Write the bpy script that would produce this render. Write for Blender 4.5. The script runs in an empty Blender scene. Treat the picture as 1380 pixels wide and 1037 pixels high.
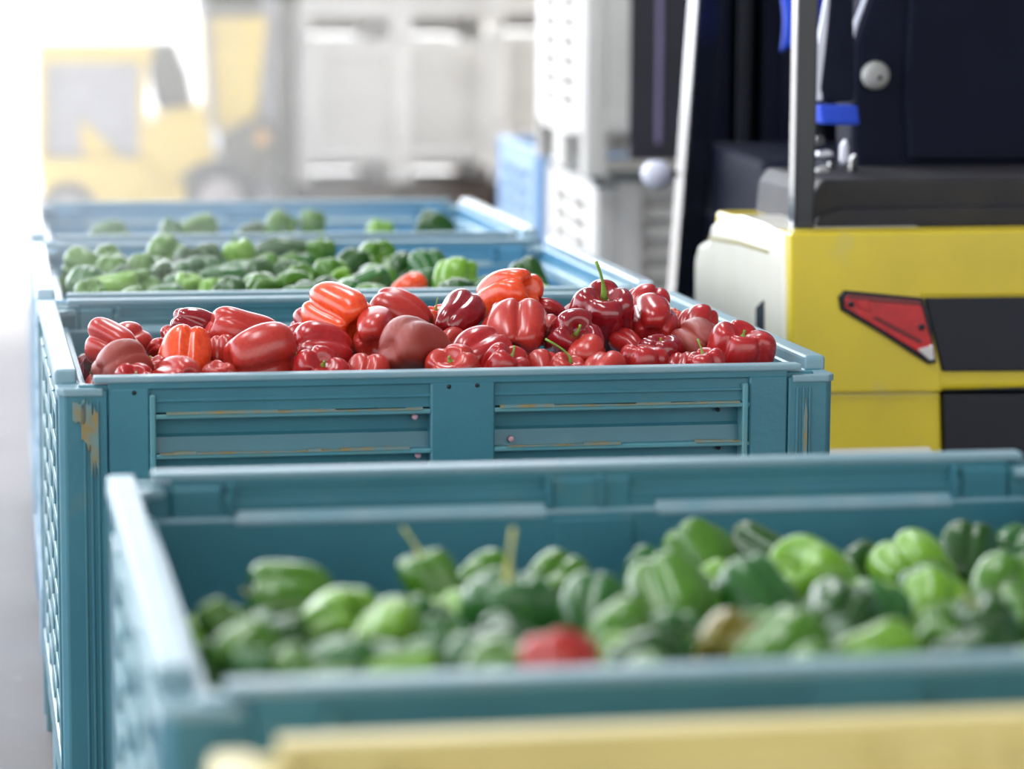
import bpy, bmesh, math, random
from mathutils import Vector, Matrix, Quaternion, noise
R = math.radians
SC = bpy.context.scene
HAZE = .022
COL = SC.collection

# ------------------------------------------------------------------ camera
F_PX, PITCH, YAW, ROLL, EYE = 3958.0, 0.1346, 0.177, 0.0053, 1.39
fwd = Vector((math.sin(YAW)*math.cos(PITCH), math.cos(YAW)*math.cos(PITCH), -math.sin(PITCH)))
rgt0 = Vector((math.cos(YAW), -math.sin(YAW), 0)); up0 = rgt0.cross(fwd)
rgt = rgt0*math.cos(ROLL)+up0*math.sin(ROLL); upv = -rgt0*math.sin(ROLL)+up0*math.cos(ROLL)
CAM = Vector((0, 0, EYE))
cd = bpy.data.cameras.new('camera'); cam = bpy.data.objects.new('camera', cd); COL.objects.link(cam)
M = Matrix((rgt, upv, -fwd)).transposed().to_4x4(); M.translation = CAM
cam.matrix_world = M
cd.sensor_width = 36; cd.lens = F_PX/1380*36; cd.clip_start = .05; cd.clip_end = 400
cd.dof.use_dof = True; cd.dof.focus_distance = 4.72; cd.dof.aperture_fstop = cd.lens/1000/.043
SC.camera = cam
def ray(u, v): return fwd + rgt*((u-690)/F_PX) - upv*((v-518.5)/F_PX)
def at(u, v, Y):
    d = ray(u, v); return CAM + d*(Y/d.y)
def px(P):
    d = Vector(P)-CAM; w = d.dot(fwd); return 690+F_PX*d.dot(rgt)/w, 518.5-F_PX*d.dot(upv)/w, w

# ------------------------------------------------------------------ materials
def mat(name, col, rough=.5, metal=0, spec=.5, vary=None, vscale=8, bump=0, bscale=60, coat=0, dirt=None, sss=0):
    m = bpy.data.materials.new(name); m.use_nodes = True; nt = m.node_tree; n = nt.nodes; l = nt.links
    b = n['Principled BSDF']
    b.inputs['Roughness'].default_value = rough; b.inputs['Metallic'].default_value = metal
    b.inputs['Specular IOR Level'].default_value = spec; b.inputs['Coat Weight'].default_value = coat
    b.inputs['Coat Roughness'].default_value = .12
    tc = n.new('ShaderNodeTexCoord')
    def nz(scale, detail=4):
        t = n.new('ShaderNodeTexNoise'); t.inputs['Scale'].default_value = scale; t.inputs['Detail'].default_value = detail
        l.new(tc.outputs['Object'], t.inputs['Vector']); return t
    c2 = vary if vary else tuple(x*.86 for x in col)
    t = nz(vscale); r = n.new('ShaderNodeMapRange'); r.inputs[1].default_value = .35; r.inputs[2].default_value = .68
    l.new(t.outputs['Fac'], r.inputs[0])
    mx = n.new('ShaderNodeMix'); mx.data_type = 'RGBA'
    mx.inputs[6].default_value = (*col, 1); mx.inputs[7].default_value = (*c2, 1)
    l.new(r.outputs[0], mx.inputs[0]); out = mx.outputs[2]
    if dirt:
        t2 = nz(14, 6); r2 = n.new('ShaderNodeMapRange'); r2.inputs[1].default_value = .60; r2.inputs[2].default_value = .74
        l.new(t2.outputs['Fac'], r2.inputs[0])
        m2 = n.new('ShaderNodeMix'); m2.data_type = 'RGBA'; m2.inputs[7].default_value = (*dirt, 1)
        ml = n.new('ShaderNodeMath'); ml.operation = 'MULTIPLY'; ml.inputs[1].default_value = .45
        l.new(r2.outputs[0], ml.inputs[0]); l.new(ml.outputs[0], m2.inputs[0]); l.new(out, m2.inputs[6]); out = m2.outputs[2]
    l.new(out, b.inputs['Base Color'])
    if bump:
        t3 = nz(bscale); bp = n.new('ShaderNodeBump'); bp.inputs['Strength'].default_value = bump; bp.inputs['Distance'].default_value = .002
        l.new(t3.outputs['Fac'], bp.inputs['Height']); l.new(bp.outputs[0], b.inputs['Normal'])
    if sss:
        b.inputs['Subsurface Weight'].default_value = sss; b.inputs['Subsurface Radius'].default_value = (1, .3, .1); b.inputs['Subsurface Scale'].default_value = .006
    return m

PL = mat('blue_plastic', (.046, .190, .238), .34, vary=(.038, .158, .208), vscale=5, bump=.25, bscale=90, dirt=(.10, .20, .20))
RIB = mat('blue_plastic_rib', (.08, .27, .33), .34, vary=(.12, .26, .26), vscale=9, bump=.2)
PL2 = mat('daylit_blue_plastic', (.10, .31, .47), .32, vary=(.085, .27, .42), vscale=5, bump=.2, bscale=90)  # daylight and haze on the two far bins, put into the plastic colour
RIM2 = mat('daylit_blue_rim', (.42, .58, .66), .25, coat=.5)  # bright daylight on the far bins' side rails, put into the colour
RIM = mat('worn_blue_plastic', (.16, .30, .36), .40, vary=(.22, .33, .37), vscale=16, bump=.3)
STAIN = mat('rusty_dirt', (.26, .20, .08), .7, vary=(.10, .26, .30), vscale=40)
PINK = mat('pink_plug', (.62, .36, .42), .5)
HOLE = mat('dark_hole', (.008, .012, .016), .7)
WPL = mat('white_plastic', (.72, .70, .66), .42, vary=(.62, .60, .56), vscale=3)
WRIM = mat('white_plastic_rim', (.74, .73, .70), .4)
BPL = mat('pale_blue_plastic', (.25, .44, .72), .42)
YPL = mat('yellow_plastic', (.70, .60, .27), .45, vary=(.62, .53, .23), vscale=4)
DGREY = mat('dark_recess_shade', (.035, .033, .045), .5)
CREAM = mat('pale_cream', (.80, .77, .66), .3, vary=(.76, .73, .60), coat=.6)  # pale cream for the side cover, unlike the yellow body
FY = mat('yellow_paint', (.74, .58, .012), .33, vary=(.60, .46, .02), vscale=3, coat=.35, dirt=(.56, .48, .12), bump=.1, bscale=200)
FY.node_tree.nodes['Principled BSDF'].inputs['Coat IOR'].default_value = 1.5
BLK = mat('black_paint', (.006, .008, .014), .22, spec=.05, vary=(.008, .010, .018), coat=1)
BLK.node_tree.nodes['Principled BSDF'].inputs['Coat IOR'].default_value = 1.42; BLK.node_tree.nodes['Principled BSDF'].inputs['Coat Roughness'].default_value = .14
NAVY = mat('dark_vinyl', (.006, .008, .020), .7, spec=.12, vary=(.008, .010, .024), bump=.3, bscale=150)
RUBBER = mat('black_rubber', (.016, .016, .021), .55, spec=.3, vary=(.026, .024, .025), vscale=12, bump=.5, bscale=150)
DPAN = mat('dark_panel', (.010, .013, .022), .42, spec=.3, bump=.4, bscale=300)
REDL = mat('red_lens', (.62, .012, .015), .12, vary=(.42, .008, .012), vscale=30, coat=1)
DREDL = mat('dark_red_lens', (.16, .008, .010), .15, coat=1)
CLEARL = mat('clear_lens', (.7, .66, .66), .12, coat=1)
BLUEC = mat('blue_cloth', (.015, .07, .62), .7)
SILV = mat('silver_metal', (.55, .55, .60), .35, metal=.6)
KNOB = mat('grey_knob', (.38, .38, .36), .4)
WSTRIPE = mat('pale_stripe', (.72, .74, .86), .35)
OYEL = mat('old_yellow_paint', (.72, .52, .09), .45)
OGREY = mat('grey_paint', (.36, .35, .37), .5)
ODARK = mat('olive_dark_vinyl', (.10, .095, .06), .5)
TYRE = mat('tyre_rubber', (.03, .03, .03), .7)
HUBM = mat('wheel_hub', (.42, .38, .36), .5)
WOOD = mat('dark_wood', (.10, .070, .05), .7, vary=(.06, .045, .035), vscale=10)
REDS = {
 'r': mat('red_skin', (.42, .017, .015), .24, vary=(.32, .011, .013), vscale=14, coat=.25, sss=.04),
 'o': mat('orange_red_skin', (.80, .095, .018), .24, vary=(.66, .045, .014), vscale=12, coat=.25, sss=.04),
 'd': mat('dark_red_skin', (.27, .008, .012), .16, vary=(.19, .005, .010), vscale=14, coat=.5, sss=.05),
 'b': mat('brownish_red_skin', (.30, .038, .022), .38, vary=(.24, .024, .016), vscale=60, coat=.1, sss=.04, bump=.3, bscale=300),
 's': mat('salmon_red_skin', (.47, .036, .022), .28, vary=(.38, .020, .016), vscale=20, coat=.2, sss=.04),
}
GREENS = {
 'g': mat('green_skin', (.075, .205, .014), .26, vary=(.048, .145, .012), vscale=14, coat=.12, sss=.04),
 'd': mat('dark_green_skin', (.020, .088, .010), .26, vary=(.014, .060, .008), vscale=14, coat=.12, sss=.04),
 'l': mat('light_green_skin', (.17, .36, .022), .28, vary=(.11, .27, .016), vscale=12, coat=.2, sss=.06),
 'y': mat('olive_green_skin', (.13, .18, .010), .3, vary=(.22, .09, .010), vscale=16, coat=.2, sss=.04),
 'u': mat('blue_green_skin', (.032, .145, .026), .26, vary=(.022, .098, .018), vscale=12, coat=.15, sss=.04),
 'r': REDS['s'], 'o': REDS['o'],
}
STEMM = mat('stem_green', (.22, .40, .06), .4, vary=(.16, .30, .04), vscale=40, sss=.05)
STEMY = mat('stem_yellow', (.55, .52, .12), .45, vary=(.40, .40, .10), vscale=40)
STEMP = mat('stem_pale', (.55, .60, .36), .5, vary=(.35, .42, .2), vscale=60)
CALYX = mat('calyx_green', (.10, .25, .04), .4, vary=(.16, .32, .05), vscale=40)

# ------------------------------------------------------------------ mesh tools
class MB:
    def __init__(s): s.bm = bmesh.new(); s.mats = []
    def mi(s, m):
        if m not in s.mats: s.mats.append(m)
        return s.mats.index(m)
    def _add(s, bm2, m, smooth=False):
        i = s.mi(m); vm = {}
        for v in bm2.verts: vm[v] = s.bm.verts.new(v.co)
        for f in bm2.faces:
            try: g = s.bm.faces.new([vm[v] for v in f.verts])
            except ValueError: continue
            g.material_index = i; g.smooth = smooth
        bm2.free()
    def box(s, x0, x1, y0, y1, z0, z1, m, bev=.003, seg=1):
        b = bmesh.new(); bmesh.ops.create_cube(b, size=1)
        for v in b.verts: v.co = Vector(((x0+x1)/2+v.co.x*(x1-x0), (y0+y1)/2+v.co.y*(y1-y0), (z0+z1)/2+v.co.z*(z1-z0)))
        bev = min(bev, .3*min(abs(x1-x0), abs(y1-y0), abs(z1-z0)))
        if bev > 0: bmesh.ops.bevel(b, geom=b.edges[:], offset=bev, segments=seg, affect='EDGES', profile=.6)
        s._add(b, m); return s
    def prism(s, pts, a0, a1, m, axis='y', bev=.004, seg=2, round_v=0):
        """pts: polygon; axis y: (x,z); axis x: (y,z); axis z: (x,y); extruded between a0 and a1"""
        b = bmesh.new()
        def co(p, a): return Vector((p[0], a, p[1])) if axis == 'y' else (Vector((a, p[0], p[1])) if axis == 'x' else Vector((p[0], p[1], a)))
        vs = [b.verts.new(co(p, a0)) for p in pts]; f = b.faces.new(vs)
        r = bmesh.ops.extrude_face_region(b, geom=[f])
        dv = co((0, 0), a1)-co((0, 0), a0)
        for v in r['geom']:
            if isinstance(v, bmesh.types.BMVert): v.co += dv
        bmesh.ops.recalc_face_normals(b, faces=b.faces[:])
        if round_v:
            es = [e for e in b.edges if abs((e.verts[0].co-e.verts[1].co).normalized().dot(dv.normalized())) > .99]
            bmesh.ops.bevel(b, geom=es, offset=round_v, segments=4, affect='EDGES', profile=.5)
        if bev > 0: bmesh.ops.bevel(b, geom=[e for e in b.edges if len(e.link_faces) == 2 and e.calc_face_angle(0) > .6], offset=bev, segments=seg, affect='EDGES', profile=.6)
        s._add(b, m); return s
    def tube(s, pts, r, m, n=12, caps=True):
        b = bmesh.new(); pts = [Vector(p) for p in pts]; rs = r if isinstance(r, (list, tuple)) else [r]*len(pts)
        rings = []; ref = None
        for i, p in enumerate(pts):
            t = (pts[min(i+1, len(pts)-1)]-pts[max(i-1, 0)]).normalized()
            if ref is None: ref = Vector((1, 0, 0)) if abs(t.x) < .8 else Vector((0, 1, 0))
            a = (ref-t*ref.dot(t)).normalized(); c = t.cross(a); ref = a
            rings.append([b.verts.new(p+(a*math.cos(k*2*math.pi/n)+c*math.sin(k*2*math.pi/n))*rs[i]) for k in range(n)])
        for A, B in zip(rings, rings[1:]):
            for k in range(n): b.faces.new((A[k], A[(k+1) % n], B[(k+1) % n], B[k]))
        if caps: b.faces.new(rings[0][::-1]); b.faces.new(rings[-1])
        s._add(b, m, True); return s
    def lathe(s, prof, c, axis, m, n=32):
        """prof: (radius, offset along axis)"""
        b = bmesh.new(); ax = Vector(axis).normalized(); ref = Vector((0, 0, 1)) if abs(ax.z) < .8 else Vector((1, 0, 0))
        a = (ref-ax*ref.dot(ax)).normalized(); d = ax.cross(a); c = Vector(c); rings = []
        for (r, o) in prof:
            rings.append([b.verts.new(c+ax*o+(a*math.cos(k*2*math.pi/n)+d*math.sin(k*2*math.pi/n))*max(r, 1e-4)) for k in range(n)])
        for A, B in zip(rings, rings[1:]):
            for k in range(n): b.faces.new((A[k], A[(k+1) % n], B[(k+1) % n], B[k]))
        b.faces.new(rings[0][::-1]); b.faces.new(rings[-1])
        s._add(b, m, True); return s
    def build(s, name, parent=None):
        bmesh.ops.recalc_face_normals(s.bm, faces=s.bm.faces[:])
        me = bpy.data.meshes.new(name); s.bm.to_mesh(me); s.bm.free()
        for m in s.mats: me.materials.append(m)
        o = bpy.data.objects.new(name, me); COL.objects.link(o)
        if parent: o.parent = parent
        return o
def tag(o, label=None, cat=None, group=None, kind=None):
    for k, v in (('label', label), ('category', cat), ('group', group), ('kind', kind)):
        if v: o[k] = v
    return o
def empty(name, loc=(0, 0, 0), rz=0):
    o = bpy.data.objects.new(name, None); COL.objects.link(o); o.location = loc; o.rotation_euler = (0, 0, rz); o.empty_display_size = .05
    return o
def copy_tree(o, parent=None):
    c = o.copy(); COL.objects.link(c)
    if parent: c.parent = parent
    for ch in list(o.children): copy_tree(ch, c)
    return c

# ------------------------------------------------------------------ pallet bin
W, D, H = 1.2, 1.122, .792
def long_panel(P, RB, RM, dirty):
    m = MB()
    e = .004
    m.box(.052, W-.052, -.002, .028, H+.007, H+.017, RM, .003, 2)          # raised rim
    m.box(.0735, W-.0735, .0015, .026, H-.004, H+.009, P, .002)
    m.box(.03, W-.03, .008, .024, H-.045, H+.004, P, .002)                  # upper strip
    m.box(.03, W-.03, .008, .046, H-.044, H-.038, RM, .003)
    for a, b in ((.150, .530), (.670, 1.05)): m.prism([(.020, H-.026), (.024, H-.024), (.047, H-.041), (.047, H-.047), (.020, H-.047)], a, b, RM, 'x', bev=.002)                 # inner ledge
    m.box(.03, W-.03, .032, .046, .14, H-.040, P, .002)                     # wall sheet
    for a, b in ((.0735, .135), (.562, .662), (W-.135, W-.0735)):
        m.box(a, b, 0, .034, .14, H-.001, P, .003)
    m.box(.145, .563, .004, .034, H-.024, H-.019, P, .001); m.box(.661, W-.145, .004, .034, H-.024, H-.019, P, .001)
    for a in (.139, W-.142):
        m.box(a-.004, a+.005, -.002, .032, .15, H-.012, RB, .002)
    z = H-.046; k = 0
    while z > .2:
        m.box(.134, .563, .001, .034, z-.0035, z+.0035, RB, .0015)
        m.box(.661, W-.134, .001, .034, z-.0035, z+.0035, RB, .0015)
        z -= .061; k += 1
    for a, b in ((.134, .563), (.661, W-.134)):
        m.prism([(.033, H-.022), (.018, H-.025), (.016, H-.046), (.033, H-.046)], a, b, P, 'x', bev=0)
        m.prism([(.033, H-.075), (.026, H-.080), (.020, H-.107), (.033, H-.107)], a, b, P, 'x', bev=0)
        m.prism([(.033, H-.136), (.026, H-.141), (.020, H-.168), (.033, H-.168)], a, b, P, 'x', bev=0)
    m.box(.07, W-.07, -.002, .04, .14, .20, P, .004)
    for a in (.145, .600, W-.145, .665):                                    # gussets over the ledge
        m.box(a-.003, a+.003, .02, .041, H-.040, H+.003, P, .001)
    m.box(.561, .663, .043, .050, .12, H-.048, P, .003)
    return m
def side_panel(P, RB, RM):
    m = MB(); y0, y1 = .05, D-.05
    m.box(-.004, .030, .058, D-.058, H-.004, H+.022, RM, .007, 3)             # stacking rail
    m.box(.004, .034, y0, y1, H-.05, H+.001, P, .003)
    m.box(.034, .052, y0, y1, H-.055, H-.030, RM, .005, 2)
    cols = [(.20, .33), (.37, .50), (.62, .75), (.79, .92)]
    solids = [(.06, .20), (.33, .37), (.50, .62), (.75, .79), (.92, D-.06)]
    for a, b in solids: m.box(0, .016, a, b, .14, H-.045, P, .002); m.box(.030, .044, a-(.012 if a > .1 else 0), b+.012, .14, H-.04, P, .002)
    for a, b in cols: m.box(.034, .044, a, b, H-.075, H-.04, P, .002)
    z = H-.048
    while z > .12:
        for a, b in cols: m.box(0, .015, a-.003, b+.003, z-.022, z, RB, .001); m.box(.030, .043, a-.003, b+.003, z-.028, z-.008, P, .001)
        z -= .061
    for a in (.20, .50, .62, .92): m.box(.012, .032, a-.006, a+.006, .11, H-.05, P, 0)
    m.box(-.002, .04, .06, D-.06, .14, .20, P, .004)
    return m
def corner_post(P, RM):
    m = MB()
    m.prism([(0, .010), (.010, 0), (.072, 0), (.072, .030), (.034, .034), (.030, .072), (0, .072)], .0, H-.004, P, 'z', bev=.002, seg=1)
    m.prism([(-.003, .008), (.008, -.003), (.066, -.003), (.066, .040), (.050, .050), (.040, .066), (-.003, .066)], H-.012, H, RM, 'z', bev=.003)
    for a in (.036, .046, .056):
        m.box(a, a+.004, -.003, .004, .03, H-.02, P, .001)
        m.box(-.003, .004, a, a+.004, .03, H-.02, P, .001)
    return m
def make_bin(P, RB, RM, name='pallet_bin'):
    r = empty(name)
    for k in range(2):
        a = long_panel(P, RB, RM, False).build('long_side_panel', r) if k == 0 else r.children[0].copy()
        if k: COL.objects.link(a); a.parent = r; a.location = (W, D, 0); a.rotation_euler = (0, 0, math.pi)
    s = side_panel(P, RB, RM).build('vented_side_panel', r)
    s2 = s.copy(); COL.objects.link(s2); s2.parent = r; s2.location = (W, D, 0); s2.rotation_euler = (0, 0, math.pi)
    c = corner_post(P, RM).build('corner_post', r)
    for i, (x, y) in enumerate(((W, 0), (W, D), (0, D))):
        c2 = c.copy(); COL.objects.link(c2); c2.parent = r; c2.location = (x, y, 0); c2.rotation_euler = (0, 0, (i+1)*math.pi/2)
    f = MB()
    f.box(.045, W-.045, .046, D-.046, -.012, 0, P, 0)
    b = f.build('inner_floor', r); b.location = (0, 0, .18)
    f = MB(); f.box(.004, W-.004, .004, D-.004, .125, .165, P, .004)
    f.box(.02, W-.02, D-.05, D-.02, .01, .13, P, .004); f.build('base_deck', r)
    f = MB(); f.box(.535, .665, .0, D, 0, .13, P, .006); f.build('base_runner', r)
    f = MB(); f.box(.0, .10, .46, .66, 0, .13, P, .006); k = f.build('base_skid', r)
    k2 = k.copy(); COL.objects.link(k2); k2.parent = r; k2.location = (W-.10, 0, 0)
    return r
def set_floor(b, z):
    for c in b.children:
        if c.name.startswith('inner_floor'): c.location.z = z

BINS = {1: (.137, 2.4056, .0006), 2: (.0982, 4.3901, .0077), 3: (.0919, 5.5991, -.0029), 4: (.0992, 6.9039, -.0055)}
blue = make_bin(PL, RIB, RIM)
bl = {}
names = {1: 'blue plastic bin nearest the camera, filled with small green peppers',
         2: 'blue plastic bin heaped with red bell peppers, ribbed front in sharp focus',
         3: 'blue plastic bin of green peppers directly behind the red pepper bin',
         4: 'farthest blue plastic bin of the row, only a few green peppers showing'}
for k in (2, 1, 3, 4):
    b = blue if k == 2 else copy_tree(blue)
    b.location = (BINS[k][0], BINS[k][1], 0); b.rotation_euler = (0, 0, BINS[k][2]); bl[k] = b
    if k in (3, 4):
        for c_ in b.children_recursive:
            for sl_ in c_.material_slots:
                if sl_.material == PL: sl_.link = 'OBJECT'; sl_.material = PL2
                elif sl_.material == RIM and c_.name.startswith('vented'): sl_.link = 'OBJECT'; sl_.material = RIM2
    tag(b, names[k], 'bin', 'blue bins of peppers in a row')
# marks only on the red pepper bin: rusty dirt, plugs and bolt holes
def binpart(mb, name, k, label=None):
    o = mb.build(name, bl[k])
    if label: o['label'] = label
    return o
rr = random.Random(5)
def streak(x0, x1, z):
    m = MB(); x = x0
    while x < x1:
        w = rr.uniform(.02, .07)
        m.box(x, min(x+w, x1), -.0004, .012, z+.0030, z+.0030+rr.uniform(.0015, .0045), STAIN, 0); x += w
    return m
for i, (x0, x1, z) in enumerate(((.16, .55, H-.046), (.15, .53, H-.107), (.67, 1.05, H-.046), (.68, .86, H-.107), (.98, 1.05, H-.107), (.30, .5, H-.168))):
    streak(x0, x1, z).build('dirt_streak', bl[2])
for (x, z, w, h) in ((.040, .735, .014, .085), (.052, .71, .012, .115), (.030, .755, .020, .035), (W-.045, .66, .006, .19)):
    m = MB(); n = 9; pts = []
    for i in range(n): pts.append((x+w*(i/(n-1)-.5), z+h*.5*(.7+.3*rr.random())))
    for i in range(n): pts.append((x+w*(.5-i/(n-1)), z-h*.5*(.4+.6*rr.random())))
    m.prism(pts, -.0036, .001, STAIN, 'y', bev=0); m.build('rust_stain', bl[2])
for x, z in ((.552, H-.034), (.540, H-.056), (.672, H-.036), (1.052, H-.032), (.690, H-.094), (.18, H-.14), (.545, H-.116)):
    m = MB(); m.lathe([(0, -.004), (.004, -.004), (.0048, 0), (.0048, .006)], (x, .017, z), (0, 1, 0), PINK, 14); m.build('pink_plug', bl[2])
for x, z in ((.590, H-.008), (.634, H-.007), (.112, H-.008), (1.02, H-.056), (1.022, H-.116)):
    m = MB(); m.lathe([(.0035, -.0006), (.0035, .004)], (x, .0 if x < 1 else .022, z), (0, 1, 0), HOLE, 14); m.build('bolt_hole', bl[2])

# yellow bin in the foreground
yb = make_bin(YPL, YPL, YPL)
P0 = at(283, 1012, 2.235); th = .0
yb.location = (P0.x, 2.235-D, 0); yb.rotation_euler = (0, 0, 0)
tag(yb, 'yellow plastic bin cropped at the bottom edge, in front of the nearest blue bin', 'bin')

# white and pale blue bins in the background
wb = make_bin(WPL, WPL, WRIM)
def place(b, P, rz, z0, label, group=None, corner='FL'):
    b.rotation_euler = (0, 0, rz); b.location = (P.x, P.y, z0); tag(b, label, 'bin', group); return b
GW = 'white bins stacked in the background'
rz = R(-3)
wb2 = make_bin(WPL, WPL, mat('dark_teal_rim', (.02, .06, .08), .4))
place(wb2, at(803, 262, 8.85), rz, 0, 'white vented bin at floor level behind the blue row, beside the forklift mast', GW)
b2 = copy_tree(wb2); place(b2, at(787, 150, 8.72), rz, H+.03, 'very bright white bin stacked on the vented white bin beside the forklift mast', GW)
m = MB(); m.box(.137, W-.137, -.008, .03, .05, H-.01, DGREY, .002); m.box(.22, .235, -.014, .0, .1, H-.02, mat('lavender_strip', (.26, .22, .38), .5), .002)
for c_ in list(b2.children_recursive):
    for si in c_.material_slots:
        if si.material.name.startswith('dark_teal'): si.link = 'OBJECT'; si.material = WRIM
m.build('shade_panel', b2)['label'] = 'dark grey panel standing in for shade in the front of the bin'  # dark sheet in place of the shade inside the bin front
pb = make_bin(BPL, BPL, BPL)
place(pb, at(722, 200, 10.3), rz, 0, 'pale blue vented bin standing behind the white bins in the middle', None)
SY = 16.6
for i, (u, Y, nlev, lab) in enumerate(((400, SY, 2, ''), (655, 18.2, 2, ''))):
    p0 = at(u, 100, Y)
    pal = empty('wooden_pallet', (p0.x-.02, Y, 0))
    pl = MB()
    pl.box(0, W+.04, .0, .02, .06, .24, WOOD, .003); pl.box(.02, W+.02, 1.1, 1.13, .01, .24, WOOD, .003)
    for k in range(6): pl.box(0, W+.04, k*.2, k*.2+.13, .25, .27, WOOD, .003)
    o_ = pl.build('top_deck', pal)
    for xx in (0, .57, 1.14):
        q = MB()
        q.box(xx, xx+.1, 0, 1.13, 0, .25, WOOD, .003); q.build('pallet_block', pal)
    tag(pal, ('dark wooden pallet under the bright white stack in the middle background', 'dark wooden pallet under the grey stack behind the bright white stack')[i], 'pallet')
    z = .28
    for lv in range(nlev):
        b = wb if (i, lv) == (0, 0) else copy_tree(wb)
        place(b, Vector((p0.x, Y, 0)), R(4 if i == 0 else 0), z, (('bottom white bin of the blurred stack on the left of the middle', 'upper white bin of the blurred stack on the left of the middle'), ('bottom white bin of the shaded stack half hidden behind the blurred white stack', 'upper white bin of the shaded stack half hidden behind the blurred white stack'))[i][lv], GW)
        z += H+.025

# ------------------------------------------------------------------ peppers
def pepper_mesh(name, seed, n=4, L=1.05, taper=.22, crease=.16, dimp=.16, bdimp=.10, bend=0, power=.54, wob=.06):
    rd = random.Random(seed); NU, NV = 56, 36
    ph0 = rd.uniform(0, 6.28); amp = [rd.uniform(.86, 1.12) for _ in range(n)]; bl_ = [rd.uniform(.01, .07) for _ in range(n)]; tl_ = [rd.uniform(.02, .08) for _ in range(n)]
    off = Vector((rd.random()*50, rd.random()*50, rd.random()*50))
    bm = bmesh.new(); rings = []
    for j in range(NV+1):
        t = j/NV; a = math.pi*t; ring = []
        s_ = math.sin(a)**power; cz = math.copysign(abs(math.cos(a))**.85, math.cos(a))
        body = 1-taper*max(0, t-.25)**1.2*1.5+.02
        for i in range(NU):
            phi = 2*math.pi*i/NU
            q = (phi-ph0)*n/(2*math.pi); kq = q % n; k = int(kq) % n; fr = kq-int(kq)
            c = math.sin(math.pi*fr)
            A = amp[k]*c+(1-c)*.95
            g = (1-crease*math.exp(-(c/.33)**2)-.05*(1-c))*A
            fade = min(1, s_*1.6)
            g = 1+(g-1)*fade
            rho = .5*s_*body*g
            z = L/2*cz
            if t < .5:
                z += tl_[k]*c*s_*math.cos(a)*1.2
                z -= dimp*math.exp(-(rho/.17)**2)
            else:
                z -= bl_[k]*c*s_*abs(math.cos(a))*1.6
                z += bdimp*math.exp(-(rho/.15)**2)
            p = Vector((rho*math.cos(phi), rho*math.sin(phi), z))
            w_ = p*3.1+off; nv = Vector((math.sin(w_.x+1.7*w_.y)+.6*math.sin(2.1*w_.z+w_.y), math.sin(w_.y+1.4*w_.z)+.6*math.sin(1.9*w_.x-w_.z), math.sin(w_.z+1.9*w_.x)+.6*math.sin(2.3*w_.y)))*.42
            p += nv*wob*(s_**.5)
            p.x += bend*(p.z**2)
            ring.append(p)
        rings.append(ring)
    top = bm.verts.new(sum(rings[0], Vector())/NU); bot = bm.verts.new(sum(rings[-1], Vector())/NU)
    vr = [[bm.verts.new(p) for p in r] for r in rings[1:-1]]
    for A_, B_ in zip(vr, vr[1:]):
        for i in range(NU): bm.faces.new((A_[i], B_[i], B_[(i+1) % NU], A_[(i+1) % NU]))
    for i in range(NU):
        bm.faces.new((top, vr[0][i], vr[0][(i+1) % NU])); bm.faces.new((bot, vr[-1][(i+1) % NU], vr[-1][i]))
    cc_ = Vector([(max(v.co[k] for v in bm.verts)+min(v.co[k] for v in bm.verts))/2 for k in range(3)])
    for v in bm.verts: v.co -= cc_
    for f in bm.faces: f.smooth = True
    bmesh.ops.recalc_face_normals(bm, faces=bm.faces[:])
    me = bpy.data.meshes.new(name); bm.to_mesh(me); ztop = top.co.copy(); bm.free()
    me.materials.append(REDS['r'])
    xs = [v.co for v in me.vertices]; ext = max(max(c[k] for c in xs)-min(c[k] for c in xs) for k in (0, 1, 2))
    return me, ztop, ext
def calyx_mesh(seed):
    rd = random.Random(seed); bm = bmesh.new(); NU, NR = 30, 5; k = rd.choice((5, 6)); ph = rd.random()*6
    c = bm.verts.new((0, 0, .035)); rings = []
    for j in range(1, NR+1):
        r = []
        for i in range(NU):
            a = 2*math.pi*i/NU; rr_ = (.075+.055*(j/NR)*(math.cos(k*a+ph)*.5+.5))*j/NR*1.25
            r.append(bm.verts.new((rr_*math.cos(a), rr_*math.sin(a), .035-.012*j/NR+.03*(j/NR)**3)))
        rings.append(r)
    for i in range(NU): bm.faces.new((c, rings[0][i], rings[0][(i+1) % NU]))
    for A, B in zip(rings, rings[1:]):
        for i in range(NU): bm.faces.new((A[i], B[i], B[(i+1) % NU], A[(i+1) % NU]))
    r = bmesh.ops.extrude_face_region(bm, geom=bm.faces[:])
    for v in r['geom']:
        if isinstance(v, bmesh.types.BMVert): v.co.z -= .022
    for f in bm.faces: f.smooth = True
    bmesh.ops.recalc_face_normals(bm, faces=bm.faces[:])
    me = bpy.data.meshes.new('calyx'); bm.to_mesh(me); bm.free(); me.materials.append(CALYX); return me
def stem_mesh(length, curve, r=.036, m=STEMM):
    mb = MB(); n = 8; pts = []; rs = []
    for i in range(n):
        t = i/(n-1); pts.append((curve*t*t*length, 0, .02+t*length*(1-.25*abs(curve)*t))); rs.append(r*(1.55-1.0*min(1, t*2.2)+.35*max(0, t-.75)*2))
    mb.tube(pts, rs, m, 12); me_o = mb.build('stem'); me = me_o.data; bpy.data.objects.remove(me_o); return me
VAR = []
spec = [dict(n=4, crease=.11), dict(n=3, L=1.02, crease=.13, taper=.18), dict(n=4, L=.84, crease=.13, bdimp=.16, taper=.08), dict(n=3, L=1.38, taper=.34, bend=.18, crease=.10),
        dict(n=4, L=.95, crease=.17, bdimp=.2, taper=.04), dict(n=4, L=1.18, taper=.40, crease=.08), dict(n=3, L=.98, crease=.18, wob=.08, dimp=.24), dict(n=4, L=1.7, taper=.35, crease=.07, bend=.1), dict(n=3, L=.96, taper=.30, crease=.045, bdimp=.05, wob=.09)]
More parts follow.
